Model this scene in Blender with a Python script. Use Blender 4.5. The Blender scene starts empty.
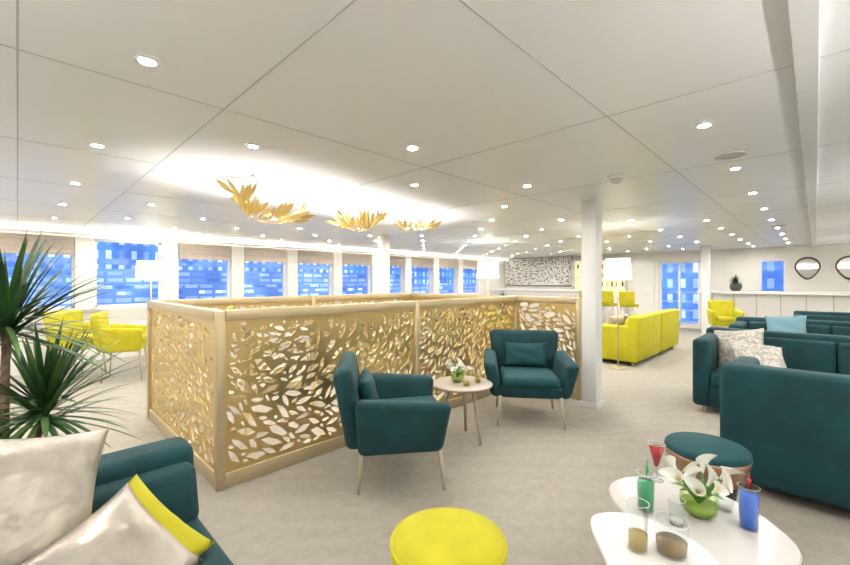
import bpy, bmesh, math, random
from mathutils import Vector, Matrix
R=math.radians
sc=bpy.context.scene
COL=sc.collection
try: sc.view_settings.view_transform='Standard'
except Exception: pass
H=2.3
# ---------------------------------------------------------------- materials
def mat(name,color,rough=.5,metal=0,sheen=0,emit=None,es=0,trans=0,noise=None,bump=0,bscale=60,spec=.5,ior=1.45):
    m=bpy.data.materials.new(name); m.use_nodes=True
    nt=m.node_tree; b=nt.nodes['Principled BSDF']
    b.inputs['Base Color'].default_value=(*color,1)
    b.inputs['Roughness'].default_value=rough
    b.inputs['Metallic'].default_value=metal
    b.inputs['Specular IOR Level'].default_value=spec
    b.inputs['IOR'].default_value=ior
    if sheen:
        b.inputs['Sheen Weight'].default_value=sheen
        b.inputs['Sheen Roughness'].default_value=.4
        b.inputs['Sheen Tint'].default_value=(*[min(1,c*3+.1) for c in color],1)
    if emit:
        b.inputs['Emission Color'].default_value=(*emit,1)
        b.inputs['Emission Strength'].default_value=es
    if trans: b.inputs['Transmission Weight'].default_value=trans
    tc=nt.nodes.new('ShaderNodeTexCoord')
    if noise:
        n=nt.nodes.new('ShaderNodeTexNoise'); n.inputs['Scale'].default_value=noise[0]; n.inputs['Detail'].default_value=4
        nt.links.new(tc.outputs['Object'],n.inputs['Vector'])
        r=nt.nodes.new('ShaderNodeValToRGB'); k=noise[1]
        r.color_ramp.elements[0].position=.35; r.color_ramp.elements[1].position=.65
        r.color_ramp.elements[0].color=(*[c*(1-k) for c in color],1)
        r.color_ramp.elements[1].color=(*[min(1,c*(1+k)) for c in color],1)
        nt.links.new(n.outputs['Fac'],r.inputs['Fac']); nt.links.new(r.outputs['Color'],b.inputs['Base Color'])
    if bump:
        n2=nt.nodes.new('ShaderNodeTexNoise'); n2.inputs['Scale'].default_value=bscale
        nt.links.new(tc.outputs['Object'],n2.inputs['Vector'])
        bp=nt.nodes.new('ShaderNodeBump'); bp.inputs['Strength'].default_value=bump; bp.inputs['Distance'].default_value=.01
        nt.links.new(n2.outputs['Fac'],bp.inputs['Height']); nt.links.new(bp.outputs['Normal'],b.inputs['Normal'])
    return m
M={}
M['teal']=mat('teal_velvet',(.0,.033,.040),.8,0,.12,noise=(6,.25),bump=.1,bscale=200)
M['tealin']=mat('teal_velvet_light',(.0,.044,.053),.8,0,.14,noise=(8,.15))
M['yellow']=mat('yellow_velvet',(.44,.40,.009),.8,0,.10,noise=(7,.08))
M['leg']=mat('taupe_lacquer',(.40,.35,.26),.4)
M['gold']=mat('champagne_gold',(.66,.50,.22),.30,.8,noise=(30,.05))
M['goldframe']=mat('champagne_frame',(.50,.41,.25),.35,.35)
M['goldleaf']=mat('gold_leaf',(.56,.40,.13),.32,.45)
M['white']=mat('white_lacquer',(.80,.79,.77),.25)
M['wall']=mat('wall_paint',(.78,.76,.70),.6,noise=(3,.02))
M['col']=mat('column_paint',(.8,.8,.8),.4)
M['seam']=mat('seam_grey',(.52,.52,.52),.6)
M['ceil']=mat('ceiling_panel',(.93,.93,.95),.32,noise=(1.2,.012))
M['black']=mat('black_metal',(.02,.02,.02),.4)
M['copper']=mat('copper_band',(.36,.22,.13),.3,.5)
M['blind']=mat('blind_fabric',(.46,.39,.30),.8,noise=(40,.1))
M['lampshade']=mat('lampshade_linen',(.9,.87,.78),.8,emit=(1,.93,.78),es=1.0)
M['down']=mat('downlight_lens',(1,1,1),.5,emit=(1,.96,.90),es=1200)
M['cove']=mat('added_cove_led',(1,1,1),.5,emit=(1,.95,.86),es=20)  # glow of the strips added to light the ceiling
M['steel']=mat('satin_steel',(.6,.6,.6),.3,.9)
M['silver']=mat('silver_satin',(.42,.385,.335),.32,.35,noise=(9,.20),bump=.8,bscale=18)
M['silver2']=mat('silver_brocade',(.42,.39,.35),.35,.25,noise=(35,.35),bump=.3,bscale=40)
M['blue_pillow']=mat('pale_blue_linen',(.13,.27,.32),.7)
M['leafgreen']=mat('dracaena_leaf',(.022,.075,.02),.5,noise=(5,.4))
M['leafgreen2']=mat('dracaena_leaf_light',(.07,.15,.04),.5,noise=(5,.3))
M['trunk']=mat('bark',(.16,.11,.07),.9,noise=(20,.4),bump=.6)
M['pot']=mat('dark_planter',(.05,.05,.055),.4)
M['soil']=mat('soil',(.03,.02,.015),.95)
def thin_glass(name,tint,edge=.6,base=.04,pw=4):
    m=bpy.data.materials.new(name); m.use_nodes=True; nt=m.node_tree; nt.nodes.clear()
    o=nt.nodes.new('ShaderNodeOutputMaterial'); t=nt.nodes.new('ShaderNodeBsdfTransparent'); g=nt.nodes.new('ShaderNodeBsdfGlossy')
    g.inputs['Roughness'].default_value=.03; t.inputs['Color'].default_value=(*tint,1)
    f=nt.nodes.new('ShaderNodeLayerWeight'); f.inputs['Blend'].default_value=.5
    p=nt.nodes.new('ShaderNodeMath'); p.operation='POWER'; p.inputs[1].default_value=pw
    q=nt.nodes.new('ShaderNodeMath'); q.operation='MULTIPLY_ADD'; q.inputs[1].default_value=edge; q.inputs[2].default_value=base
    mx=nt.nodes.new('ShaderNodeMixShader')
    nt.links.new(f.outputs['Facing'],p.inputs[0]); nt.links.new(p.outputs[0],q.inputs[0])
    nt.links.new(q.outputs[0],mx.inputs[0]); nt.links.new(t.outputs[0],mx.inputs[1]); nt.links.new(g.outputs[0],mx.inputs[2]); nt.links.new(mx.outputs[0],o.inputs[0])
    return m
M['glass']=thin_glass('clear_glass',(.93,.96,.97),.40,.02,2.5)
M['greenglass']=thin_glass('green_glass_bowl',(.82,.93,.60),.4,.05,3)
M['greenwater']=mat('green_water',(.28,.34,.12),.3)
M['red']=mat('red_cocktail',(.36,.012,.012),.2)
M['greendrink']=mat('green_cocktail',(.0,.27,.09),.2,emit=(0,.4,.12),es=.12)  # faint emission put into the drink so it looks bright; no lamp
M['bluedrink']=mat('blue_cocktail',(.0,.10,.52),.2,emit=(0,.15,.8),es=.12)  # small glow added to the blue liquid to keep it bright
M['amber']=mat('amber_drink',(.42,.29,.04),.2)
M['amberdark']=mat('dark_amber',(.20,.12,.02),.15,.4)
M['bottle']=mat('bottle_green',(.05,.14,.04),.1)
M['petal']=mat('calla_petal',(.76,.76,.70),.4)
M['stem']=mat('green_stem',(.10,.26,.04),.4)
M['spadix']=mat('spadix_yellow',(.8,.55,.05),.5)
M['tabletop']=mat('table_top_taupe',(.42,.37,.31),.3)
M['tablewhite']=mat('table_top_white',(.60,.58,.56),.15)
M['mirror']=mat('mirror_glass',(.62,.64,.65),.03,1)
M['bronze']=mat('bronze_frame',(.10,.07,.05),.35,.6)
M['taupe']=mat('taupe_backing',(.34,.29,.20),.5)
M['counter']=mat('counter_front',(.62,.60,.57),.35)
M['door']=mat('door_paint',(.75,.74,.70),.5)
M['shelf']=mat('backlit_shelf',(.8,.72,.5),.5,emit=(1,.85,.5),es=.6)
M['win']=thin_glass('window_glass',(.94,.97,1),.35,.04,4)
def carpet():
    m=mat('carpet_beige',(.34,.31,.27),.97,spec=.2); nt=m.node_tree; b=nt.nodes['Principled BSDF']
    tc=nt.nodes['Texture Coordinate']
    n=nt.nodes.new('ShaderNodeTexNoise'); n.inputs['Scale'].default_value=14; n.inputs['Detail'].default_value=10; n.inputs['Roughness'].default_value=.8
    n3=nt.nodes.new('ShaderNodeTexNoise'); n3.inputs['Scale'].default_value=260
    nt.links.new(tc.outputs['Object'],n.inputs['Vector'])
    nt.links.new(tc.outputs['Object'],n3.inputs['Vector'])
    # woven tile pattern: faint diagonal lines of the loop pile
    w=nt.nodes.new('ShaderNodeTexWave'); w.bands_direction='DIAGONAL'; w.inputs['Scale'].default_value=2.2; w.inputs['Distortion'].default_value=6; w.inputs['Detail'].default_value=3
    nt.links.new(tc.outputs['Object'],w.inputs['Vector'])
    a=nt.nodes.new('ShaderNodeMath'); a.operation='MULTIPLY_ADD'; a.inputs[1].default_value=.07
    nt.links.new(w.outputs['Fac'],a.inputs[0]); nt.links.new(n.outputs['Fac'],a.inputs[2])
    r=nt.nodes.new('ShaderNodeValToRGB'); r.color_ramp.elements[0].position=.3; r.color_ramp.elements[1].position=.75
    r.color_ramp.elements[0].color=(.275,.252,.215,1); r.color_ramp.elements[1].color=(.375,.348,.30,1)
    nt.links.new(a.outputs[0],r.inputs[0]); nt.links.new(r.outputs[0],b.inputs['Base Color'])
    bp=nt.nodes.new('ShaderNodeBump'); bp.inputs['Strength'].default_value=.4; bp.inputs['Distance'].default_value=.005
    nt.links.new(n3.outputs['Fac'],bp.inputs['Height']); nt.links.new(bp.outputs[0],b.inputs['Normal'])
    return m
M['carpet']=carpet()
def facade(name,es=2.2,bw=1.1,rh=.42,lo=.25,wall=(.035,.14,.50),c1=(.10,.28,.75),c2=(.75,.88,1.0),mort=.3):
    m=bpy.data.materials.new(name); m.use_nodes=True; nt=m.node_tree; b=nt.nodes['Principled BSDF']
    tc=nt.nodes.new('ShaderNodeTexCoord'); sp=nt.nodes.new('ShaderNodeSeparateXYZ'); cb=nt.nodes.new('ShaderNodeCombineXYZ')
    ad=nt.nodes.new('ShaderNodeMath'); ad.operation='ADD'
    nt.links.new(tc.outputs['Object'],sp.inputs[0]); nt.links.new(sp.outputs['X'],ad.inputs[0]); nt.links.new(sp.outputs['Y'],ad.inputs[1])
    nt.links.new(ad.outputs[0],cb.inputs['X']); nt.links.new(sp.outputs['Z'],cb.inputs['Y'])
    br=nt.nodes.new('ShaderNodeTexBrick'); br.inputs['Scale'].default_value=1.0; br.offset=0.0
    br.inputs['Brick Width'].default_value=bw; br.inputs['Row Height'].default_value=rh; br.inputs['Mortar Size'].default_value=min(bw,rh)*mort; br.inputs['Mortar Smooth'].default_value=.1
    br.inputs['Color1'].default_value=(*c1,1); br.inputs['Color2'].default_value=(*c2,1); br.inputs['Mortar'].default_value=(*wall,1)
    nt.links.new(cb.outputs[0],br.inputs['Vector'])
    n=nt.nodes.new('ShaderNodeTexNoise'); n.inputs['Scale'].default_value=.5; n.inputs['Detail'].default_value=5
    nt.links.new(tc.outputs['Object'],n.inputs['Vector'])
    r=nt.nodes.new('ShaderNodeValToRGB'); r.color_ramp.elements[0].position=.40; r.color_ramp.elements[0].color=(lo,lo*1.1,lo*1.3,1)
    r.color_ramp.elements[1].position=.58; r.color_ramp.elements[1].color=(1.0,1.0,1.0,1)
    mx=nt.nodes.new('ShaderNodeMix'); mx.data_type='RGBA'; mx.blend_type='MULTIPLY'; mx.inputs[0].default_value=1
    nt.links.new(n.outputs['Fac'],r.inputs[0]); nt.links.new(br.outputs['Color'],mx.inputs[6]); nt.links.new(r.outputs[0],mx.inputs[7])
    nt.links.new(mx.outputs[2],b.inputs['Emission Color']); b.inputs['Emission Strength'].default_value=es
    b.inputs['Base Color'].default_value=(.05,.08,.2,1)
    return m
M['facade']=facade('lit_facade',1.9,.62,.85,.40,wall=(.07,.20,.52))
M['hull']=facade('boat_tiers',1.6,.5,.22,.5,wall=(.14,.30,.62),c1=(.05,.16,.45),c2=(.65,.80,1.0),mort=.22)
M['water']=mat('river_water',(.01,.03,.12),.12,bump=.4,bscale=3)
M['litwin']=mat('lit_window',(.9,.9,.9),.5,emit=(.95,.97,1),es=1.8)
# ---------------------------------------------------------------- helpers
def finish(name,bm,m,parent=None,loc=(0,0,0),rot=(0,0,0),smooth=True,mats=None):
    bmesh.ops.recalc_face_normals(bm,faces=bm.faces)
    me=bpy.data.meshes.new(name); bm.to_mesh(me); bm.free()
    for x in (mats or [m]): me.materials.append(x)
    o=bpy.data.objects.new(name,me); COL.objects.link(o)
    if smooth:
        for p in me.polygons: p.use_smooth=True
    o.location=loc; o.rotation_euler=rot
    if parent: o.parent=parent
    return o
def empty(name,loc=(0,0,0),rz=0):
    e=bpy.data.objects.new(name,None); e.empty_display_size=.1; COL.objects.link(e); e.location=loc; e.rotation_euler=(0,0,R(rz)); return e
def addbox(bm,x0,x1,y0,y1,z0,z1):
    v=[bm.verts.new(p) for p in [(x0,y0,z0),(x1,y0,z0),(x1,y1,z0),(x0,y1,z0),(x0,y0,z1),(x1,y0,z1),(x1,y1,z1),(x0,y1,z1)]]
    for f in [(0,3,2,1),(4,5,6,7),(0,1,5,4),(1,2,6,5),(2,3,7,6),(3,0,4,7)]: bm.faces.new([v[i] for i in f])
    return v
def boxes(name,lst,m,parent=None,bev=0):
    bm=bmesh.new()
    for b in lst: addbox(bm,*b)
    if bev: bmesh.ops.bevel(bm,geom=list(bm.edges),offset=bev,segments=2,profile=.5,affect='EDGES')
    return finish(name,bm,m,parent,smooth=False)
def hexa(name,pts,m,parent=None,bev=.03,seg=4,loc=(0,0,0),rot=(0,0,0)):
    bm=bmesh.new(); v=[bm.verts.new(p) for p in pts]
    for f in [(0,3,2,1),(4,5,6,7),(0,1,5,4),(1,2,6,5),(2,3,7,6),(3,0,4,7)]: bm.faces.new([v[i] for i in f])
    if bev: bmesh.ops.bevel(bm,geom=list(bm.edges),offset=bev,segments=seg,profile=.5,affect='EDGES',clamp_overlap=True)
    return finish(name,bm,m,parent,loc,rot)
def rbox(name,x0,x1,y0,y1,z0,z1,m,parent=None,bev=.03,seg=4):
    return hexa(name,[(x0,y0,z0),(x1,y0,z0),(x1,y1,z0),(x0,y1,z0),(x0,y0,z1),(x1,y0,z1),(x1,y1,z1),(x0,y1,z1)],m,parent,bev,seg)
def lathe(name,prof,m,parent=None,loc=(0,0,0),seg=40,smooth=True,rot=(0,0,0)):
    bm=bmesh.new(); rings=[]
    for r,z in prof:
        if r<1e-5: rings.append([bm.verts.new((0,0,z))])
        else: rings.append([bm.verts.new((r*math.cos(2*math.pi*i/seg),r*math.sin(2*math.pi*i/seg),z)) for i in range(seg)])
    for a,b in zip(rings[:-1],rings[1:]):
        if len(a)==1 and len(b)==1: continue
        for i in range(seg):
            j=(i+1)%seg
            if len(a)==1: bm.faces.new((a[0],b[i],b[j]))
            elif len(b)==1: bm.faces.new((a[i],a[j],b[0]))
            else: bm.faces.new((a[i],a[j],b[j],b[i]))
    o=finish(name,bm,m,parent,loc,rot,smooth)
    return o
def addtube(bm,p1,p2,r1,r2,seg=12):
    p1=Vector(p1);p2=Vector(p2); d=(p2-p1).normalized(); a=d.orthogonal().normalized(); b=d.cross(a)
    A=[bm.verts.new(p1+(a*math.cos(2*math.pi*i/seg)+b*math.sin(2*math.pi*i/seg))*r1) for i in range(seg)]
    B=[bm.verts.new(p2+(a*math.cos(2*math.pi*i/seg)+b*math.sin(2*math.pi*i/seg))*r2) for i in range(seg)]
    for i in range(seg): j=(i+1)%seg; bm.faces.new((A[i],A[j],B[j],B[i]))
    bm.faces.new(A[::-1]); bm.faces.new(B)
def tube(name,p1,p2,r1,r2,m,parent=None,seg=12):
    bm=bmesh.new(); addtube(bm,p1,p2,r1,r2,seg); return finish(name,bm,m,parent)
def dup(root,loc,rz,remap=None):
    e=bpy.data.objects.new(root.name.split('.')[0],None); COL.objects.link(e); e.location=loc; e.rotation_euler=(0,0,R(rz)); e.scale=root.scale
    for c in root.children:
        o=c.copy(); COL.objects.link(o); o.parent=e
    return e
def light(name,kind,loc,power,parent=None,spot=120,soft=.04,up=False,color=(1,.96,.90)):
    li=bpy.data.lights.new(name,kind); li.energy=power; li.shadow_soft_size=soft; li.color=color
    if kind=='SPOT': li.spot_size=R(spot); li.spot_blend=1
    lo=bpy.data.objects.new(name,li); COL.objects.link(lo); lo.location=loc
    if up: lo.rotation_euler=(R(180),0,0)
    if parent: lo.parent=parent
    return lo
def pillow(name,w,h,t,m,loc,n,up=(0,0,1),roll=0,parent=None,back=None):
    bm=bmesh.new(); N=18; g={}
    for s in (1,-1):
        for i in range(N+1):
            for j in range(N+1):
                u=-1+2*i/N; v=-1+2*j/N
                edge=(i in(0,N) or j in(0,N))
                if s==-1 and edge: continue
                x=u*w/2*(1-.10*(1-v*v)*abs(u)**3); y=v*h/2*(1-.10*(1-u*u)*abs(v)**3)
                z=s*t/2*max(0,(1-u**4)*(1-v**4))**.6
                z+=.006*math.sin(5*u+3*v)*math.sin(4*v) if not edge else 0
                g[(s,i,j)]=bm.verts.new((x,y,z))
    def gv(s,i,j): return g.get((s,i,j)) or g[(1,i,j)]
    for s in (1,-1):
        for i in range(N):
            for j in range(N):
                f=bm.faces.new([gv(s,i,j),gv(s,i+1,j),gv(s,i+1,j+1),gv(s,i,j+1)])
                if s==-1 and back: f.material_index=1
    n=Vector(n).normalized(); upv=Vector(up); x=upv.cross(n).normalized(); y=n.cross(x)
    mm=Matrix((x,y,n)).transposed() @ Matrix.Rotation(R(roll),3,'Z')
    o=finish(name,bm,m,parent,loc,mm.to_euler(),mats=[m,back] if back else [m])
    return o
# ---------------------------------------------------------------- room shell
XW0,XW1,YW0,YW1=-2.6,14.0,-2.3,9.1
boxes('floor',[(XW0,XW1,YW0,YW1,-.1,0)],M['carpet'])
boxes('ceiling',[(XW0-.2,XW1+.2,YW0-.2,YW1+.2,H,H+.25)],M['ceil'])
sl=[]
q=-.744-1.5
while q<XW1-.1:
    sl.append((q-.003,q+.003,YW0,YW1,H-.0015,H+.001)); q+=1.5
sl.append((-.003,.003,YW0,YW1,H-.0015,H+.001))
p=.814-2.8
while p<YW1-.1:
    sl.append((XW0,XW1,p-.003,p+.003,H-.0015,H+.001)); p+=1.4
boxes('trim_ceiling_seams',sl,M['seam'])
boxes('trim_ceiling_track',[(XW0,XW1,-.01,.065,H-.03,H)],M['col'],bev=.003)
cv=empty('added_cove_lighting')  # ledges with glowing strips, added along the walls to lift the ceiling brightness
boxes('added_ledge',[(XW0,XW1,YW1-.16,YW1-.062,2.17,2.185),(XW0,XW1,YW1-.16,YW1-.15,2.185,2.22),
  (XW0,XW1,YW0,YW0+.15,2.05,2.07),(XW0,XW1,YW0+.14,YW0+.15,2.07,2.10),(XW0,XW0+.15,YW0,YW1,2.05,2.07),(XW0+.14,XW0+.15,YW0,YW1,2.07,2.10)],M['white'],cv)
boxes('added_led_strip',[(XW0+.2,XW1-.1,YW1-.13,YW1-.08,2.186,2.196),(XW0+.2,XW1-.1,YW0+.03,YW0+.12,2.071,2.08),(XW0+.03,XW0+.12,YW0+.2,YW1-.3,2.071,2.08)],M['cove'],cv)
# window wall
pitch=1.28; piers=[2.1+pitch*k for k in range(-3,9)]
wl=[(XW0,XW1,YW1,YW1+.2,0,.92),(XW0,XW1,YW1,YW1+.2,2.16,H),(XW0,piers[0]+.13,YW1,YW1+.2,.92,2.16),(piers[-1]-.13,XW1,YW1,YW1+.2,.92,2.16)]
for c in piers[1:-1]: wl.append((c-.13,c+.13,YW1-.06,YW1+.2,.92,2.16))
boxes('wall_port',wl,M['wall'])
boxes('trim_sill',[(XW0,XW1,YW1-.12,YW1-.061,.90,.94)],M['white'],bev=.004)
boxes('baseboard_port',[(XW0,XW1,YW1-.02,YW1-.001,0,.1)],M['white'])
for k in range(len(piers)-1):
    a,b=piers[k]+.13,piers[k+1]-.13
    w=empty(f'window_{k+1}')
    boxes('pane',[(a+.03,b-.03,YW1+.1,YW1+.104,.97,2.11)],M['win'],w)
    boxes('window_frame',[(a,a+.04,YW1+.07,YW1+.14,.92,2.16),(b-.04,b,YW1+.07,YW1+.14,.92,2.16),(a,b,YW1+.07,YW1+.14,.92,.97),(a,b,YW1+.07,YW1+.14,2.11,2.16)],M['white'],w)
    if k not in (2,):
        bl=empty('roman_blind')
        boxes('fabric',[(a+.02,b-.02,YW1-.05+.015*(i%2),YW1-.02+.015*(i%2),2.16-.065*i-.06,2.16-.065*i) for i in range(5)],M['blind'],bl)
# fore wall
boxes('wall_fore',[(XW1,XW1+.2,3.5,YW1+.2,0,H),(XW1,XW1+.2,1.07,2.42,0,H),(XW1,XW1+.2,YW0,.57,0,H),
  (XW1,XW1+.2,2.42,3.5,2.0,H),(XW1,XW1+.2,2.42,3.5,-.1,.05),(XW1,XW1+.2,.57,1.07,0,1.1),(XW1,XW1+.2,.57,1.07,1.95,H)],M['wall'])
d=empty('door_1')
boxes('door_glass',[(XW1+.09,XW1+.094,2.47,3.45,.1,1.95)],M['win'],d)
boxes('door_frame',[(XW1+.06,XW1+.14,2.42,2.48,.05,2),(XW1+.06,XW1+.14,3.44,3.5,.05,2),(XW1+.06,XW1+.14,2.93,2.99,.05,2),(XW1+.06,XW1+.14,2.42,3.5,1.94,2),(XW1+.06,XW1+.14,2.42,3.5,.05,.14)],M['white'],d)
w=empty('window_20'); boxes('pane',[(XW1+.09,XW1+.094,.6,1.04,1.12,1.93)],M['win'],w)
boxes('window_frame',[(XW1-.02,XW1+.1,.55,.6,1.08,1.97),(XW1-.02,XW1+.1,1.04,1.09,1.08,1.97),(XW1-.02,XW1+.1,.55,1.09,1.08,1.13),(XW1-.02,XW1+.1,.55,1.09,1.92,1.97)],M['white'],w)
d=empty('door_2'); boxes('door_leaf',[(XW1-.04,XW1-.002,3.62,4.2,0,2.05)],M['door'],d,bev=.004)
tube('door_handle',(XW1-.07,3.7,1.0),(XW1-.07,3.82,1.0),.012,.012,M['steel'],d); tube('door_handle_stem',(XW1-.07,3.7,1.0),(XW1-.03,3.7,1.0),.01,.01,M['steel'],d)
boxes('wall_starboard',[(XW0,XW1,YW0-.2,YW0,0,H)],M['wall'])
boxes('wall_aft',[(XW0-.2,XW0,YW0-.2,YW1+.2,0,H)],M['wall'])
boxes('baseboard_fore',[(XW1-.02,XW1-.001,4.25,YW1-.03,0,.1),(XW1-.02,XW1-.001,YW0,2.4,0,.1)],M['white'])
# downlights
pts=[]
for i in range(-1,10):
    for j in range(-2,5):
        P=1.95+1.45*j
        if j==-1: continue
        pts.append((.37+1.5*i,P)); 
        if j>=0: pts.append((1.1+1.5*i,P+.73))
for i in range(0,10): pts.append((2.77+1.24*i,.46))
for i in range(3,9): pts.append((3.4+1.24*i,1.15))
pts=[(x,y) for x,y in pts if XW0+.2<x<XW1-.2 and YW0+.2<y<YW1-.2]
dl=empty('ceiling_downlights')
bm=bmesh.new(); bm2=bmesh.new()
for x,y in pts:
    s=16
    bm.faces.new([bm.verts.new((x+.028*math.cos(2*math.pi*i/s),y+.028*math.sin(2*math.pi*i/s),H-.003)) for i in range(s)][::-1])
    rr=[]
    for r,z in [(.045,H-.0005),(.043,H-.007),(.030,H-.007),(.029,H-.001)]:
        rr.append([bm2.verts.new((x+r*math.cos(2*math.pi*i/s),y+r*math.sin(2*math.pi*i/s),z)) for i in range(s)])
    for a,b in zip(rr[:-1],rr[1:]):
        for i in range(s): bm2.faces.new((a[i],a[(i+1)%s],b[(i+1)%s],b[i]))
finish('lenses',bm,M['down'],dl); finish('rims',bm2,M['white'],dl)
# ceiling fittings
sd=empty('smoke_detector',(3.59,1.22,H)); lathe('base',[(0,0),(.07,0),(.07,-.02),(.06,-.026),(0,-.026)],M['white'],sd); lathe('sensor',[(.042,-.024),(.042,-.05),(.03,-.06),(0,-.06)],M['seam'],sd)
for a,b in ((3.56,.436),(8.6,.44)):
    sp=empty('ceiling_speaker',(a,b,H)); lathe('ring',[(0,0),(.095,0),(.095,-.008),(.085,-.012),(.08,-.006)],M['white'],sp); lathe('grille',[(.08,-.005),(.04,-.007),(0,-.007)],M['seam'],sp)
# columns
for x,y in ((4.52,1.80),(5.01,6.03),(12.3,2.0)):
    c=empty('structural_column',(x,y,0))
    rbox('shaft',-.085,.085,-.085,.085,.0,H,M['col'],c,.012,2)
    boxes('plinth',[(-.1,.1,-.1,.1,0,.05)],M['white'],c)
# ---------------------------------------------------------------- outside
boxes('opposite_building',[(-30,70,30,31,-3,14)],M['facade'])
boxes('terrace_building',[(26,27,-14,9,-3,12)],M['facade'])
boxes('river_water',[(-30,70,9.5,29.9,-1.6,-1.5)],M['water'])
boxes('moored_boat',[(-8,24,16,18,-1.5,.55),(-6,22,16.3,17.8,.55,1.25),(-4,16,16.5,17.5,1.25,1.8)],M['hull'])
rb=random.Random(4)
boxes('moored_boat_lit_windows',[(x,x+.22,15.96,15.995,.15,.24) for x in [-7+.7*i for i in range(42)] if rb.random()<.5]+[(x,x+.18,16.26,16.295,.95,1.03) for x in [-5.5+.6*i for i in range(44)] if rb.random()<.4],M['litwin'])
boxes('deck_railing',[(15.5,15.54,-1,5,z,z+.04) for z in (.4,.7,1.0)]+[(15.5,15.54,y,y+.04,-.05,1.0) for y in [-1+.6*i for i in range(11)]],M['white'])
boxes('outside_deck',[(XW1+.21,17,-3,8,-.2,-.05)],M['seam'])
# ---------------------------------------------------------------- perforated screen
def shard(cx,cy,L,W,a,rnd):
    j=lambda s:rnd.uniform(-s,s)
    pr=[(-1,j(.2)),(-.35+j(.3),.85+j(.2)),(.45+j(.25),.75+j(.25)),(1,j(.3)),(.35+j(.3),-.85+j(.2)),(-.45+j(.25),-.7+j(.3))]
    ca,sa=math.cos(a),math.sin(a)
    return [(cx+u*L/2*ca-v*W/2*sa,cy+u*L/2*sa+v*W/2*ca) for u,v in pr]
def perf(name,w,h,seed,parent,loc,rz,L0=.15,m='gold'):
    rnd=random.Random(seed)
    placed=[]; holes=[]
    def circles(cx,cy,L,W,a): return [(cx+math.cos(a)*L*k,cy+math.sin(a)*L*k,W*f) for k,f in ((-.42,.20),(-.22,.42),(0,.5),(.22,.42),(.42,.20))]
    N=int(13000*w*h/1.6)
    for t in range(N):
        cx=rnd.uniform(.03,w-.03); cy=rnd.uniform(.02,h-.02)
        L=rnd.uniform(.65,1.2)*L0; W=L*rnd.uniform(.30,.46)
        fl=.35+.5*math.sin(cx*2.3+seed)+.5*math.sin(cy*3.1+cx*1.7+seed*2)
        a=fl+rnd.uniform(-.8,.8)
        if t>N*.3: L*=.62; W*=.75
        if t>N*.65: L*=.6; W*=.8
        if abs(math.cos(a))*L/2+cx>w-.015 or cx-abs(math.cos(a))*L/2<.015: continue
        if abs(math.sin(a))*L/2+cy>h-.03 or cy-abs(math.sin(a))*L/2<.03: continue
        sparse=math.sin(cx*3.4+seed)+math.sin(cy*4.2-cx*1.9+seed*1.7)+ (.8 if cy>h*.86 else 0)
        if sparse>1.72 and rnd.random()<.97: continue
        cs=circles(cx,cy,L,W,a); ok=True
        for pc in placed:
            if (pc[2][0]-cx)**2+(pc[2][1]-cy)**2>.04: continue
            for (x1,y1,r1) in cs:
                for (x2,y2,r2) in pc:
                    if (x1-x2)**2+(y1-y2)**2<(r1+r2+.003)**2: ok=False;break
                if not ok:break
            if not ok:break
        if ok: placed.append(cs); holes.append(shard(cx,cy,L,W,a,rnd))
    cu=bpy.data.curves.new(name,'CURVE'); cu.dimensions='2D'; cu.fill_mode='BOTH'; cu.extrude=.004
    for poly in [[(0,0),(w,0),(w,h),(0,h)]]+holes:
        s=cu.splines.new('POLY'); s.points.add(len(poly)-1)
        for k,(x,y) in enumerate(poly): s.points[k].co=(x,y,0,1)
        s.use_cyclic_u=True
    tmp=bpy.data.objects.new(name+'_tmp',cu); COL.objects.link(tmp)
    dg=bpy.context.evaluated_depsgraph_get(); me=bpy.data.meshes.new_from_object(tmp.evaluated_get(dg))
    bpy.data.objects.remove(tmp); bpy.data.curves.remove(cu)
    me.materials.clear(); me.materials.append(M[m])
    o=bpy.data.objects.new(name,me); COL.objects.link(o); o.parent=parent
    o.rotation_euler=(R(90),0,R(rz)); o.location=loc
    return o
scr=empty('perforated_partition_screen')
A=(.95,2.86);Bm=(2.79,2.86);D=(4.63,2.86);E=(4.63,1.99);C=(.95,4.86);Dk=(4.63,4.86)
def post(x,y,z=1.2,r=.028): rbox('post',x-r,x+r,y-r,y+r,0,z,M['goldframe'],scr,.004,2)
for q_ in (A,Bm,D,E,C,Dk,(2.79,4.86)): post(*q_)
def rails(x0,y0,x1,y1):
    if abs(y0-y1)<1e-6:
        rbox('rail_top',min(x0,x1)+.028,max(x0,x1)-.028,y0-.035,y0+.035,1.13,1.203,M['goldframe'],scr,.005,2)
        rbox('rail_bottom',min(x0,x1)+.028,max(x0,x1)-.028,y0-.02,y0+.02,.0,.10,M['goldframe'],scr,.005,2)
    else:
        rbox('rail_top',x0-.035,x0+.035,min(y0,y1)+.028,max(y0,y1)-.028,1.13,1.203,M['goldframe'],scr,.005,2)
        rbox('rail_bottom',x0-.02,x0+.02,min(y0,y1)+.028,max(y0,y1)-.028,.0,.10,M['goldframe'],scr,.005,2)
for a,b in ((A,Bm),(Bm,D),(E,D),(A,C),(C,(2.79,4.86)),((2.79,4.86),Dk),(D,Dk)): rails(*a,*b)
hh=1.035; z0=.098
perf('panel_front_1',1.784,hh,11,scr,(.978,2.86,z0),0)
perf('panel_front_2',1.784,hh,12,scr,(2.818,2.86,z0),0)
perf('panel_end',.814,hh,13,scr,(4.63,2.018,z0),90)
perf('panel_left',1.944,hh,14,scr,(.95,2.888,z0),90)
perf('panel_back_1',1.784,hh,15,scr,(.978,4.86,z0),0)
perf('panel_back_2',1.784,hh,16,scr,(2.818,4.86,z0),0)
perf('panel_right',1.944,hh,17,scr,(4.63,2.888,z0),90)
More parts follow.
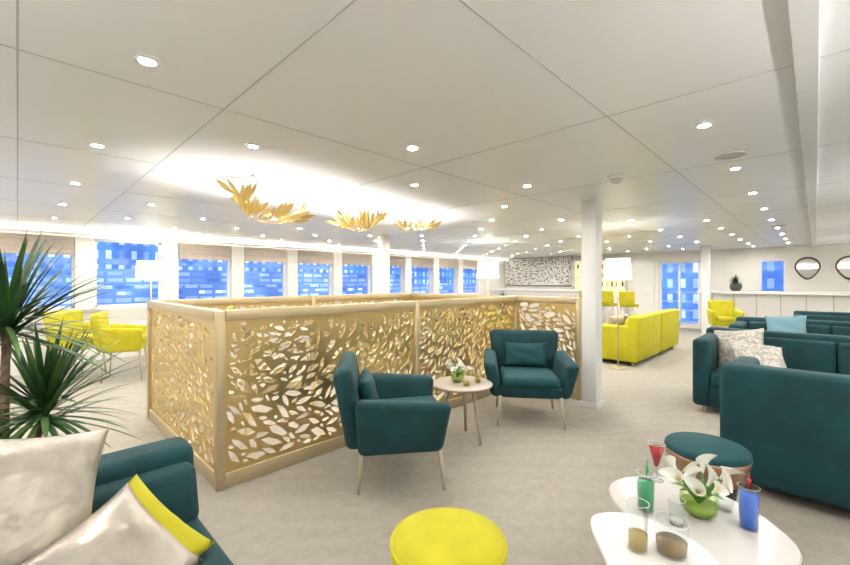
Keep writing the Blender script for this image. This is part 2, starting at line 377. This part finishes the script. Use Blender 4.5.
# uplight bollards, added unseen inside the screen to make the ceiling glow
for x,y in ((1.45,3.65),(2.2,3.8),(3.0,3.95),(3.85,4.0)):
    ub=empty('added_uplight_bollard',(x,y,0))
    lathe('post',[(0,0),(.08,0),(.08,.02),(.03,.03),(.03,.95),(.05,.97),(.055,1.05),(.05,1.05),(.045,.98),(0,.98)],M['goldframe'],ub,seg=20)
    light('fill_uplight','SPOT',(0,0,1.03),130,ub,spot=88,soft=.03,up=True,color=(1,.98,.95))
# torchieres added out of view, behind and beside the camera, to brighten the ceiling
for x,y,pw in ((-1.2,-1.2,110),(-1.6,.9,80),(-2.0,5.0,80),(1.4,-1.5,130),(5.2,-1.75,100),(8.8,-1.85,80),(11.8,-1.85,80),(-1.9,7.6,60)):
    tt=empty('added_torchiere',(x,y,0))
    lathe('stand',[(0,0),(.15,0),(.15,.015),(.02,.03),(.014,.05),(.014,1.45),(.03,1.46),(.15,1.56),(.155,1.58),(.145,1.575),(.03,1.475),(0,1.475)],M['goldframe'],tt,seg=28)
    light('bulb','POINT',(0,0,1.53),pw,tt,soft=.03,color=(1,.97,.94))
# ---------------------------------------------------------------- armchairs
def armchair(name,loc,face,m='teal',m2='tealin',s=1,legm='leg',cushion=True,dz=0):
    e=empty(name,loc,face-90); e.scale=s if isinstance(s,tuple) else (s,s,s)
    def hx(n,pts,mm,b,sg): return hexa(n,[(a,c,z+dz) for a,c,z in pts],mm,e,b,sg)
    hx('seat_base',[(-.30,-.27,.27),(.30,-.27,.27),(.31,.33,.27),(-.31,.33,.27),(-.31,-.28,.40),(.31,-.28,.40),(.31,.36,.40),(-.31,.36,.40)],M[m],.04,4)
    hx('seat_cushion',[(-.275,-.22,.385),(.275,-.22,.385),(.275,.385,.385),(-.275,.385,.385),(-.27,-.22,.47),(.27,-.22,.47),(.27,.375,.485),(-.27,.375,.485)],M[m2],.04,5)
    for sg,n in ((-1,'arm_left'),(1,'arm_right')):
        pts=[(sg*.27,-.27,.27),(sg*.39,-.27,.27),(sg*.37,.33,.27),(sg*.27,.33,.27),(sg*.31,-.29,.64),(sg*.45,-.29,.66),(sg*.455,.385,.61),(sg*.33,.385,.61)]
        hx(n,pts,M[m],.055,6)
    hx('backrest',[(-.33,-.35,.28),(.33,-.35,.28),(.31,-.20,.30),(-.31,-.20,.30),(-.39,-.45,.83),(.39,-.45,.83),(.38,-.32,.86),(-.38,-.32,.86)],M[m],.06,7)
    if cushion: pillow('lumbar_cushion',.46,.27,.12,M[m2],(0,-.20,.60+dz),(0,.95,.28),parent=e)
    for x,y in ((-.27,-.24),(.27,-.24),(-.28,.31),(.28,.31)):
        tube('leg',(x,y,.29+dz),(x*1.12,y*1.12,0),.02,.011,M[legm],e)
    return e
c1=armchair('teal_armchair',(1.94,2.22,0),-38,s=(.97,.93,.99))
c2=armchair('teal_armchair',(3.70,2.14,0),216)
for l,f in (((6.6,5.6,0),200),((7.6,6.6,0),100),((5.9,7.4,0),-60)): dup(c2,l,f-90)
yc=armchair('yellow_armchair',(1.06,7.1,0),-20,'yellow','yellow',(.68,.74,.95),cushion=False,dz=.16)
for l,f in (((.62,7.75,0),-60),((2.4,7.5,0),160),((6.9,4.6,0),120),((11.0,1.45,0),200),((9.5,6.5,0),30)): dup(yc,l,f-90)
# ---------------------------------------------------------------- sofas
def sofa(name,loc,face,L,D,m='teal',back=.84,arm=.78,arms=(1,1),seats=2,seatz=.44,armw=.15,legh=.07,sc_=None):
    e=empty(name,loc,face-90); mm=M[m]; h=L/2; dd=D/2
    rbox('base',-h+.03,h-.03,-dd+.02,dd-.03,legh,.30,mm,e,.02)
    hexa('backrest',[(-h,-dd,legh),(h,-dd,legh),(h,-dd+.20,legh),(-h,-dd+.20,legh),(-h,-dd-.02,back),(h,-dd-.02,back),(h,-dd+.16,back),(-h,-dd+.16,back)],mm,e,.04,5)
    x0=-h+(armw if arms[0] else .01); x1=h-(armw if arms[1] else .01)
    if arms[0]: rbox('arm_left',-h-.005,-h+armw,-dd+.1,dd,legh,arm,mm,e,.045,5)
    if arms[1]: rbox('arm_right',h-armw,h+.005,-dd+.1,dd,legh,arm,mm,e,.045,5)
    w=(x1-x0)/seats
    for i in range(seats):
        rbox('seat_cushion',x0+w*i+.004,x0+w*(i+1)-.004,-dd+.17,dd-.01,.285,seatz,mm,e,.035,5)
        hexa('back_cushion',[(x0+w*i+.006,-dd+.15,seatz-.02),(x0+w*(i+1)-.006,-dd+.15,seatz-.02),(x0+w*(i+1)-.006,-dd+.30,seatz-.02),(x0+w*i+.006,-dd+.30,seatz-.02),
             (x0+w*i+.006,-dd+.13,back-.06),(x0+w*(i+1)-.006,-dd+.13,back-.06),(x0+w*(i+1)-.006,-dd+.24,back-.06),(x0+w*i+.006,-dd+.24,back-.06)],mm,e,.035,5)
    for x in (-h+.1,h-.1):
        for y in (-dd+.1,dd-.1): lathe('foot',[(0,0),(.025,0),(.03,legh+.01),(0,legh+.01)],M['leg'],e,(x,y,0),12)
    return e
s1=sofa('teal_sofa',(3.34+.45,-.58,0),0,2.1,.9)
s2=sofa('teal_sofa',(5.52,-.15,0),180,2.2,.88)
s3=sofa('teal_sofa',(7.6,-.15,0),180,2.1,.88)
s4=sofa('teal_sofa',(9.9,-.75,0),180,2.1,.88)
pillow('silver_throw_pillow',.46,.46,.15,M['silver2'],(5.62,.60,.65),(-.86,.0,.4),roll=8)
pillow('silver_throw_pillow',.50,.38,.15,M['silver2'],(5.30,.42,.60),(-.55,-.4,.55),roll=-10)
pillow('pale_blue_throw_pillow',.46,.40,.14,M['blue_pillow'],(7.66,.30,.72),(-.86,.0,.4),roll=5)
y1=sofa('yellow_sofa',(7.65,2.47,0),90,1.34,.84,'yellow',.82,.66,seats=2)
y2=sofa('yellow_sofa',(9.02,2.47,0),90,1.34,.84,'yellow',.82,.66,seats=2)
pillow('taupe_throw_pillow',.38,.38,.12,M['blind'],(7.22,2.50,.64),(.3,.86,.35))
pillow('silver_throw_pillow',.38,.38,.12,M['silver'],(7.72,2.50,.64),(0,.9,.35))
# foreground left sofa
fs=sofa('teal_sofa',(-.40,1.62,0),-90,1.86,.84,'teal',.71,.60,arms=(0,1),seats=2,seatz=.46)
pillow('silver_throw_pillow',.45,.45,.16,M['silver'],(-.02,1.66,.735),(.25,-.85,.40),roll=-16)
pillow('lime_throw_pillow',.37,.37,.09,M['yellow'],(.235,1.53,.55),(.15,-.66,.72),roll=22)
pillow('silver_throw_pillow',.36,.36,.12,M['silver'],(.185,1.455,.565),(.15,-.70,.70),roll=20)
# ---------------------------------------------------------------- tables
def blob(name,cps,z,th,m,parent):
    n=len(cps); out=[]
    for i in range(n):
        p0,p1,p2,p3=[Vector(cps[(i+k-1)%n]) for k in range(4)]
        for t in [k/10 for k in range(10)]:
            out.append(.5*((2*p1)+(-p0+p2)*t+(2*p0-5*p1+4*p2-p3)*t*t+(-p0+3*p1-3*p2+p3)*t**3))
    bm=bmesh.new(); c=sum(out,Vector((0,0)))/len(out)
    rings=[]
    for f,dz in ((.97,0),(1,.3),(1,.75),(.985,1)):
        rings.append([bm.verts.new((c.x+(p.x-c.x)*f,c.y+(p.y-c.y)*f,z-th+th*dz)) for p in out])
    for a,b in zip(rings[:-1],rings[1:]):
        for i in range(len(out)): j=(i+1)%len(out); bm.faces.new((a[i],a[j],b[j],b[i]))
    bm.faces.new(rings[0][::-1]); bm.faces.new(rings[-1])
    return finish(name,bm,m,parent,smooth=False)
t1=empty('organic_coffee_table')
blob('top',[(2.24,.58),(2.04,.71),(1.86,.64),(1.70,.40),(1.66,.20),(1.80,.07),(2.00,.04),(2.19,.18),(2.28,.38)],.42,.022,M['tablewhite'],t1)
for x,y in ((2.1,.55),(1.8,.2),(2.05,.2)): tube('leg',(x,y,.40),(x+(x-1.98)*.3,y+(y-.35)*.3,0),.018,.012,M['leg'],t1)
t2=empty('organic_coffee_table')
blob('top',[(1.56,.62),(1.68,.52),(1.68,.36),(1.61,.24),(1.42,.14),(1.25,.20),(1.24,.38),(1.40,.53)],.49,.022,M['white'],t2)
for x,y in ((1.5,.50),(1.35,.3),(1.55,.3)): tube('leg',(x,y,.47),(x+(x-1.47)*.3,y+(y-.38)*.3,0),.018,.012,M['leg'],t2)
st=empty('round_side_table',(2.76,2.24,0))
lathe('top',[(0,.475),(.25,.475),(.265,.485),(.265,.495),(.25,.502),(0,.502)],M['tabletop'],st)
for k in range(3):
    a=R(30+120*k); tube('leg',(.12*math.cos(a),.12*math.sin(a),.48),(.20*math.cos(a),.20*math.sin(a),0),.02,.012,M['leg'],st)
# ottomans
po=empty('yellow_pouf',(1.163,1.014,0))
lathe('body',[(0,.01),(.20,.01),(.208,.03),(.212,.2),(.212,.345),(0,.345)],M['teal'],po,seg=64)
lathe('seat_top',[(0,.345),(.208,.345),(.218,.350),(.222,.368),(.218,.392),(.20,.413),(.15,.428),(0,.433)],M['yellow'],po,seg=64)
lathe('piping',[(.212,.39),(.222,.387),(.226,.394),(.222,.401),(.212,.398)],M['yellow'],po,seg=64)
lathe('band',[(.211,.31),(.217,.31),(.217,.335),(.211,.335)],M['goldleaf'],po,seg=64)
to=empty('round_teal_ottoman',(2.90,.47,0))
lathe('body',[(0,.0),(.12,.0),(.13,.02),(.15,.2),(.17,.27),(0,.27)],M['black'],to,seg=48)
lathe('band',[(.15,.24),(.185,.24),(.215,.36),(.218,.375),(.2,.38),(0,.38)],M['copper'],to,seg=48)
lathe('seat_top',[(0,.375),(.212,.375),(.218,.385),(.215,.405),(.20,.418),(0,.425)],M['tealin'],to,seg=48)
# ---------------------------------------------------------------- table ware
def glass(name,loc,liquid,h=.12,r=.032,fill=.75,stem=0,garnish=None):
    e=empty(name,loc)
    if stem:
        lathe('glass',[(0,.001),(.032,.001),(.032,.003),(.005,.006),(.004,stem),(.01,stem+.005),(r,h)],M['glass'],e,seg=28)
        rf=.01+(r-.01)*fill; lathe('drink',[(0,stem+.009),(.008,stem+.010),(rf-.002,stem+(h-stem)*fill),(0,stem+(h-stem)*fill)],M[liquid],e,seg=28)
    else:
        lathe('glass',[(0,.001),(r*.85,.001),(r,h),(r+.001,h)],M['glass'],e,seg=28)
        lathe('drink',[(0,.0075),(r*.85-.002,.0075),(r*(.85+.15*fill)-.002,h*fill),(0,h*fill)],M[liquid],e,seg=28)
    lathe('rim',[(r-.0008,h-.001),(r+.0012,h),(r-.0008,h+.001)],M['col'],e,seg=28)
    if garnish:
        lathe('garnish',[(0,-.002),(.016,-.002),(.016,.002),(0,.002)],M[garnish],e,(r*.6,0,h+.008),16,rot=(R(90),0,R(30)))
        tube('straw',(0,0,h*.6),(r*.7,0,h*1.3),.002,.002,M[garnish],e,6)
    return e
Z1=.42
glass('red_cocktail',(2.20,.56,Z1),'red',.18,.038,.85,.06)
glass('green_cocktail',(1.88,.52,Z1),'greendrink',.16,.036,.78,0,'greendrink')
glass('blue_cocktail',(2.03,.19,Z1),'bluedrink',.165,.036,.82,0,'red')
glass('amber_drink',(1.47,.43,.49),'amber',.16,.034,.36,0)
glass('wide_tumbler',(1.53,.345,.49),'amberdark',.11,.052,.40,0)
glass('water_glass',(1.86,.40,Z1),'petal',.10,.030,.2,0)
b_=empty('glass_votive',(2.12,.28,Z1)); lathe('bowl',[(0,.001),(.03,.001),(.036,.06)],M['glass'],b_); lathe('candle',[(0,.006),(.024,.006),(.024,.03),(0,.03)],M['petal'],b_)
def calla(parent,base,tip,s,yaw):
    bm=bmesh.new(); n=20; rings=[]
    for k in range(9):
        t=k/8; r=.006+.024*t**2.2; row=[]
        for i in range(n):
            a=2*math.pi*i/n; ext=1+ (.75*t*t)*max(0,math.cos(a))**3
            z=.065*t+ (.022*t*t)*math.cos(a)
            row.append(bm.verts.new((r*ext*math.cos(a)*s,r*math.sin(a)*s,z*s)))
        rings.append(row)
    for a,b in zip(rings[:-1],rings[1:]):
        for i in range(n): j=(i+1)%n; bm.faces.new((a[i],a[j],b[j],b[i]))
    d=(Vector(tip)-Vector(base)).normalized()
    q=d.to_track_quat('Z','Y') @ Matrix.Rotation(yaw,3,'Z').to_quaternion()
    finish('calla_petal',bm,M['petal'],parent,tip,q.to_euler())
    tube('calla_stem',base,tip,.004*s,.006*s,M['stem'],parent,8)
    t2=Vector(tip)+d*.045*s; tube('calla_spadix',tip,t2,.004*s,.003*s,M['spadix'],parent,8)
def vase(name,loc,s,n,bowlm,seed=None):
    e=empty(name,loc)
    lathe('vase_bowl',[(0,.001),(.035*s,.001),(.055*s,.02*s),(.062*s,.05*s),(.055*s,.08*s)],M[bowlm],e)
    lathe('water',[(0,.004),(.032*s,.004),(.052*s,.022*s),(.058*s,.045*s),(0,.045*s)],M['greenwater'],e)
    rnd=random.Random(seed or n)
    for i in range(n):
        a=2*math.pi*i/n+rnd.uniform(-.3,.3); rr=rnd.uniform(.02,.075)*s; hz=rnd.uniform(.085,.14)*s
        calla(e,(-.02*s*math.cos(a),-.02*s*math.sin(a),.03),(rr*math.cos(a),rr*math.sin(a),hz),s*.85,rnd.uniform(0,6))
    bm=bmesh.new()
    for i in range(12):
        a=2*math.pi*i/12; L=rnd.uniform(.06,.09)*s; b0=Vector((.01*math.cos(a),.01*math.sin(a),.06*s)); t=b0+Vector((math.cos(a),math.sin(a),.5))*L; sd_=Vector((-math.sin(a),math.cos(a),0))*.014*s; md=(b0+t)/2+Vector((0,0,.02*s))
        v=[bm.verts.new(x) for x in (b0,md+sd_,t,md-sd_)]; bm.faces.new(v)
    finish('foliage',bm,M['stem'],e)
    return e
vase('calla_lily_vase',(2.00,.35,Z1),1.15,11,'greenglass')
vase('calla_lily_vase',(2.74,2.28,.502),1.0,9,'greenglass')
glass('yellow_candle_glass',(2.84,2.13,.502),'amber',.075,.03,.7,0)
glass('yellow_candle_glass',(2.68,2.13,.502),'amber',.06,.03,.7,0)
# ---------------------------------------------------------------- dracaena
dr=empty('potted_dracaena',(-.02,2.93,0))
lathe('planter',[(0,0),(.15,0),(.20,.36),(.19,.36),(.18,.33),(0,.33)],M['pot'],dr); lathe('soil',[(0,.335),(.182,.335)],M['soil'],dr)
def crown(name,c,n,L,seed,m):
    rnd=random.Random(seed); bm=bmesh.new()
    for i in range(n):
        a=rnd.uniform(0,2*math.pi); el=rnd.uniform(-.3,1.4); l=L*rnd.uniform(.75,1.1); w=rnd.uniform(.011,.016)
        d=Vector((math.cos(a)*math.cos(el),math.sin(a)*math.cos(el),math.sin(el))); side=Vector((-math.sin(a),math.cos(a),0))
        p=Vector(c)+d*.02+Vector((0,0,rnd.uniform(-.06,.05))); prev=None; N=8
        for k in range(N+1):
            t=k/N; ww=w*(math.sin(math.pi*min(1,.25+t*.75)))**.7 if t<1 else .0008
            up=side.cross(d).normalized()
            row=[bm.verts.new(p-side*ww+up*ww*.3),bm.verts.new(p),bm.verts.new(p+side*ww+up*ww*.3)]
            if prev:
                for q in (0,1): bm.faces.new((prev[q],prev[q+1],row[q+1],row[q]))
            prev=row; p=p+d*(l/N); d=(d+Vector((0,0,-.05-.04*t))).normalized()
    finish(name,bm,M[m],dr)
crown('crown_upper',(-.02,-.04,1.15),70,.54,1,'leafgreen'); crown('crown_upper_light',(-.02,-.04,1.17),30,.50,5,'leafgreen2')
crown('crown_lower',(.12,.0,.70),80,.46,2,'leafgreen'); crown('crown_lower_light',(.12,.0,.72),34,.44,6,'leafgreen2')
tube('trunk_tall',(-.03,0,.33),(-.02,-.04,1.2),.022,.016,M['trunk'],dr); tube('trunk_short',(.03,0,.33),(.12,0,.68),.02,.016,M['trunk'],dr)
# ---------------------------------------------------------------- lamps
def lamp(loc,zt,zb,r):
    e=empty('floor_lamp',loc)
    lathe('base',[(0,0),(.14,0),(.14,.012),(.02,.02),(0,.02)],M['goldframe'],e); tube('pole',(0,0,.015),(0,0,zt-.18),.011,.011,M['goldframe'],e)
    lathe('shade',[(r,zb),(r*.9,zt),(r*.88,zt),(r*.98,zb+.002)],M['lampshade'],e)
    light('bulb','POINT',(0,0,zt-.10),16,e,soft=.04)
lamp((1.70,8.65,0),1.76,1.42,.235); lamp((7.42,5.28,0),1.83,1.47,.25); lamp((6.78,2.28,0),1.76,1.42,.20)
# ---------------------------------------------------------------- leaf chandeliers
def chand(loc,pl,n,seed,ang,w0,w1,L0):
    e=empty('gold_leaf_chandelier',loc); rnd=random.Random(seed); bm=bmesh.new(); bb=bmesh.new()
    dx,dy=math.cos(ang),math.sin(ang)
    def P(x,y,z): return Vector((x*dx-y*dy,x*dy+y*dx,z))
    segs=list(zip(pl[:-1],pl[1:])); K=len(segs)
    for a,b in segs: addtube(bb,P(a[0],0,a[1]),P(b[0],0,b[1]),.006,.006,8)
    for i in range(n):
        u=rnd.random()**1.25*K*.999; k=int(u); f=u-k; a,b=segs[k]; U=u/K
        y=rnd.uniform(-.12,.12)
        base=P(a[0]+(b[0]-a[0])*f,y,a[1]+(b[1]-a[1])*f)
        tilt=R(w0+(w1-w0)*U)+rnd.gauss(0,.38); L=L0*rnd.uniform(.65,1.1); wd=L*.12
        d=P(math.cos(tilt),rnd.uniform(-.35,.35),math.sin(tilt)).normalized()
        vdir=Vector((.7146,.6996,0)); s_=d.cross((vdir+Vector((rnd.uniform(-.6,.6),rnd.uniform(-.6,.6),rnd.uniform(-.6,.6))))).normalized()
        nn=d.cross(s_)*.002; c=base+d*L*rnd.uniform(.45,1.1)
        outl=[(-1,0),(-.5,.7),(0,1),(.5,.8),(1,0),(.5,-.8),(0,-1),(-.5,-.7)]
        fr=[bm.verts.new(c+d*q1*L/2+s_*q2*wd+nn) for q1,q2 in outl]; g=[bm.verts.new(c+d*q1*L/2+s_*q2*wd-nn) for q1,q2 in outl]
        zm=max(v.co.z for v in fr)+loc[2]
        if zm>H-.01:
            for v in fr+g: v.co.z-=zm-(H-.01)
        bm.faces.new(fr); bm.faces.new(g[::-1])
        for k2 in range(8): j=(k2+1)%8; bm.faces.new((fr[k2],g[k2],g[j],fr[j]))
        addtube(bb,base,c,.0015,.0015,5)
    finish('leaves',bm,M['goldleaf'],e,smooth=False); finish('branch',bb,M['goldleaf'],e)
    top=H-loc[2]
    for k in (0,K//2,K): p0=P(pl[k][0],0,pl[k][1]); tube('wire',p0,(p0.x,p0.y,top),.002,.002,M['steel'],e,6)
chand((1.52,3.47,2.03),[(-.20,.12),(-.18,.0),(-.12,-.07),(.0,-.11),(.14,-.11),(.28,-.07)],72,1,R(-45),108,12,.15)
chand((2.96,3.95,2.10),[(-.22,-.02),(-.12,-.08),(.0,-.09),(.08,-.05),(.18,.04)],62,2,R(-45),160,60,.16)
chand((4.1,4.2,2.18),[(-.25,.0),(-.1,-.03),(.1,-.03),(.25,.0)],40,3,R(-45),150,30,.13)
# ---------------------------------------------------------------- bars & background
bc=empty('bar_counter'); boxes('front',[(12.95,13.45,-2.2,2.25,.1,1.07)],M['counter'],bc); boxes('kick',[(13.0,13.4,-2.15,2.2,0,.1)],M['black'],bc); boxes('top',[(12.88,13.5,-2.25,2.3,1.07,1.14)],M['white'],bc,bev=.004)
boxes('front_battens',[(12.935,12.95,y,y+.02,.1,1.07) for y in [-2.1+.45*i for i in range(10)]],M['tabletop'],bc)
bc=empty('bar_counter'); boxes('front',[(12.6,13.1,5.0,8.9,0,1.06)],M['counter'],bc); boxes('top',[(12.55,13.15,4.95,8.95,1.06,1.10)],M['white'],bc,bev=.004)
ps=empty('perforated_wall_panel',(0,0,0))
perf('panel',2.75,1.02,31,ps,(13.93,6.3,1.25),90,L0=.24,m='white'); boxes('backing',[(13.97,13.995,6.25,9.08,1.2,2.29)],M['taupe'],ps)
bs=empty('back_bar_shelf',(0,0,0)); boxes('cabinet',[(13.7,13.95,4.4,6.2,0,.9)],M['white'],bs); boxes('shelves',[(13.75,13.98,4.4,6.2,z,z+.03) for z in (1.2,1.5,1.8,2.1)]+[(13.75,13.98,y,y+.03,.9,2.13) for y in (4.4,5.3,6.17)],M['white'],bs)
boxes('backlight',[(13.98,13.99,4.4,6.2,.9,2.13)],M['shelf'],bs)
rnd=random.Random(5)
for z in (1.23,1.53,1.83):
    for i in range(10):
        lathe('bottle',[(0,0),(.03,0),(.03,.12),(.01,.16),(.01,.2),(0,.2)],M[rnd.choice(['amber','bottle','amberdark','petal'])],bs,(13.86,4.52+i*.165,z),12)
def stool(loc,rz):
    e=empty('yellow_bar_stool',loc,rz)
    rbox('seat',-.2,.2,-.2,.2,.68,.76,M['yellow'],e,.03); hexa('backrest',[(-.2,-.22,.72),(.2,-.22,.72),(.2,-.16,.72),(-.2,-.16,.72),(-.21,-.28,1.12),(.21,-.28,1.12),(.21,-.22,1.12),(-.21,-.22,1.12)],M['yellow'],e,.025)
    for x in (-.17,.17):
        for y in (-.17,.17): tube('leg',(x,y,.7),(x*1.2,y*1.2,0),.014,.011,M['goldframe'],e,8)
    boxes('footrest',[(-.19,.19,.17,.19,.25,.27),(-.19,.19,-.19,-.17,.25,.27)],M['goldframe'],e)
    return e
s0=stool((11.9,3.7,0),-90)
for y in (4.25,4.8): dup(s0,(11.9,y,0),-90)
def mirror(y,z,w,h):
    e=empty('wall_mirror',(13.985,y,z))
    def shape(s,x,m,n,th):
        bm=bmesh.new(); o=[]
        for i in range(40):
            a=2*math.pi*i/40; yy=math.cos(a)*w/2*s; zz=math.sin(a)*h/2*s
            if zz<0: yy*=1-.35*(abs(zz)/(h/2*s))
            else: yy*=1+.12*math.sin(a)
            o.append((yy,zz))
        f=[bm.verts.new((x,a,b)) for a,b in o]; g=[bm.verts.new((x-th,a,b)) for a,b in o]
        bm.faces.new(f); bm.faces.new(g[::-1])
        for k in range(40): j=(k+1)%40; bm.faces.new((f[k],g[k],g[j],f[j]))
        finish(n,bm,m,e,smooth=False)
    shape(1,0,M['bronze'],'frame',.03); shape(.84,-.029,M['mirror'],'glass',.004)
mirror(.15,1.72,.48,.58); mirror(-.58,1.72,.48,.58); mirror(-1.3,1.72,.48,.58)
pl=empty('potted_grass_plant',(13.2,1.5,1.14))
lathe('pot',[(0,0),(.09,0),(.14,.1),(.12,.2),(.11,.2),(.12,.1),(0,.15)],M['pot'],pl,seg=24)
bm=bmesh.new(); rnd=random.Random(8)
for i in range(90):
    a=rnd.uniform(0,6.28); el=rnd.uniform(.3,1.5); l=rnd.uniform(.18,.30); d_=Vector((math.cos(a)*math.cos(el),math.sin(a)*math.cos(el),math.sin(el))); s_=Vector((-math.sin(a),math.cos(a),0))*.014; b0=Vector((0,0,.17))
    bm.faces.new([bm.verts.new(b0-s_),bm.verts.new(b0+s_),bm.verts.new(b0+d_*l)])
finish('grass',bm,M['leafgreen'],pl)
pl2=dup(pl,(7.75,5.1,.75),0)
def cafe(x,y,h=.73):
    tb=empty('round_cafe_table',(x,y,0)); lathe('top',[(0,h-.03),(.33,h-.03),(.34,h-.015),(.33,h),(0,h)],M['white'],tb); tube('stem',(0,0,.02),(0,0,h-.03),.03,.03,M['goldframe'],tb); lathe('foot',[(0,0),(.2,0),(.2,.015),(0,.02)],M['goldframe'],tb)
cafe(7.75,5.1,.75)
co=empty('white_console'); boxes('body',[(-1.9,.1,8.45,8.85,0,.98)],M['white'],co); boxes('top',[(-1.95,.15,8.4,8.9,.98,1.02)],M['white'],co,bev=.004)
vase('white_flower_vase',(-.05,8.6,1.02),1.6,7,'glass'); vase('white_flower_vase',(-.7,8.6,1.02),1.6,7,'glass')
for l in ((1.6,7.8),(3.6,8.3),(6.2,8.3),(9.0,8.2)): cafe(*l)
# ---------------------------------------------------------------- world & camera
w=bpy.data.worlds.new('World'); sc.world=w; w.use_nodes=True
bg=w.node_tree.nodes['Background']; bg.inputs[0].default_value=(.25,.47,1,1); bg.inputs[1].default_value=2.2
cam=bpy.data.cameras.new('Camera'); co_=bpy.data.objects.new('Camera',cam); COL.objects.link(co_); sc.camera=co_
co_.location=(0,0,1.4); co_.rotation_euler=(R(90),0,R(-45.6)); cam.lens=16.9; cam.sensor_width=36; cam.shift_y=-.0018; cam.clip_start=.03
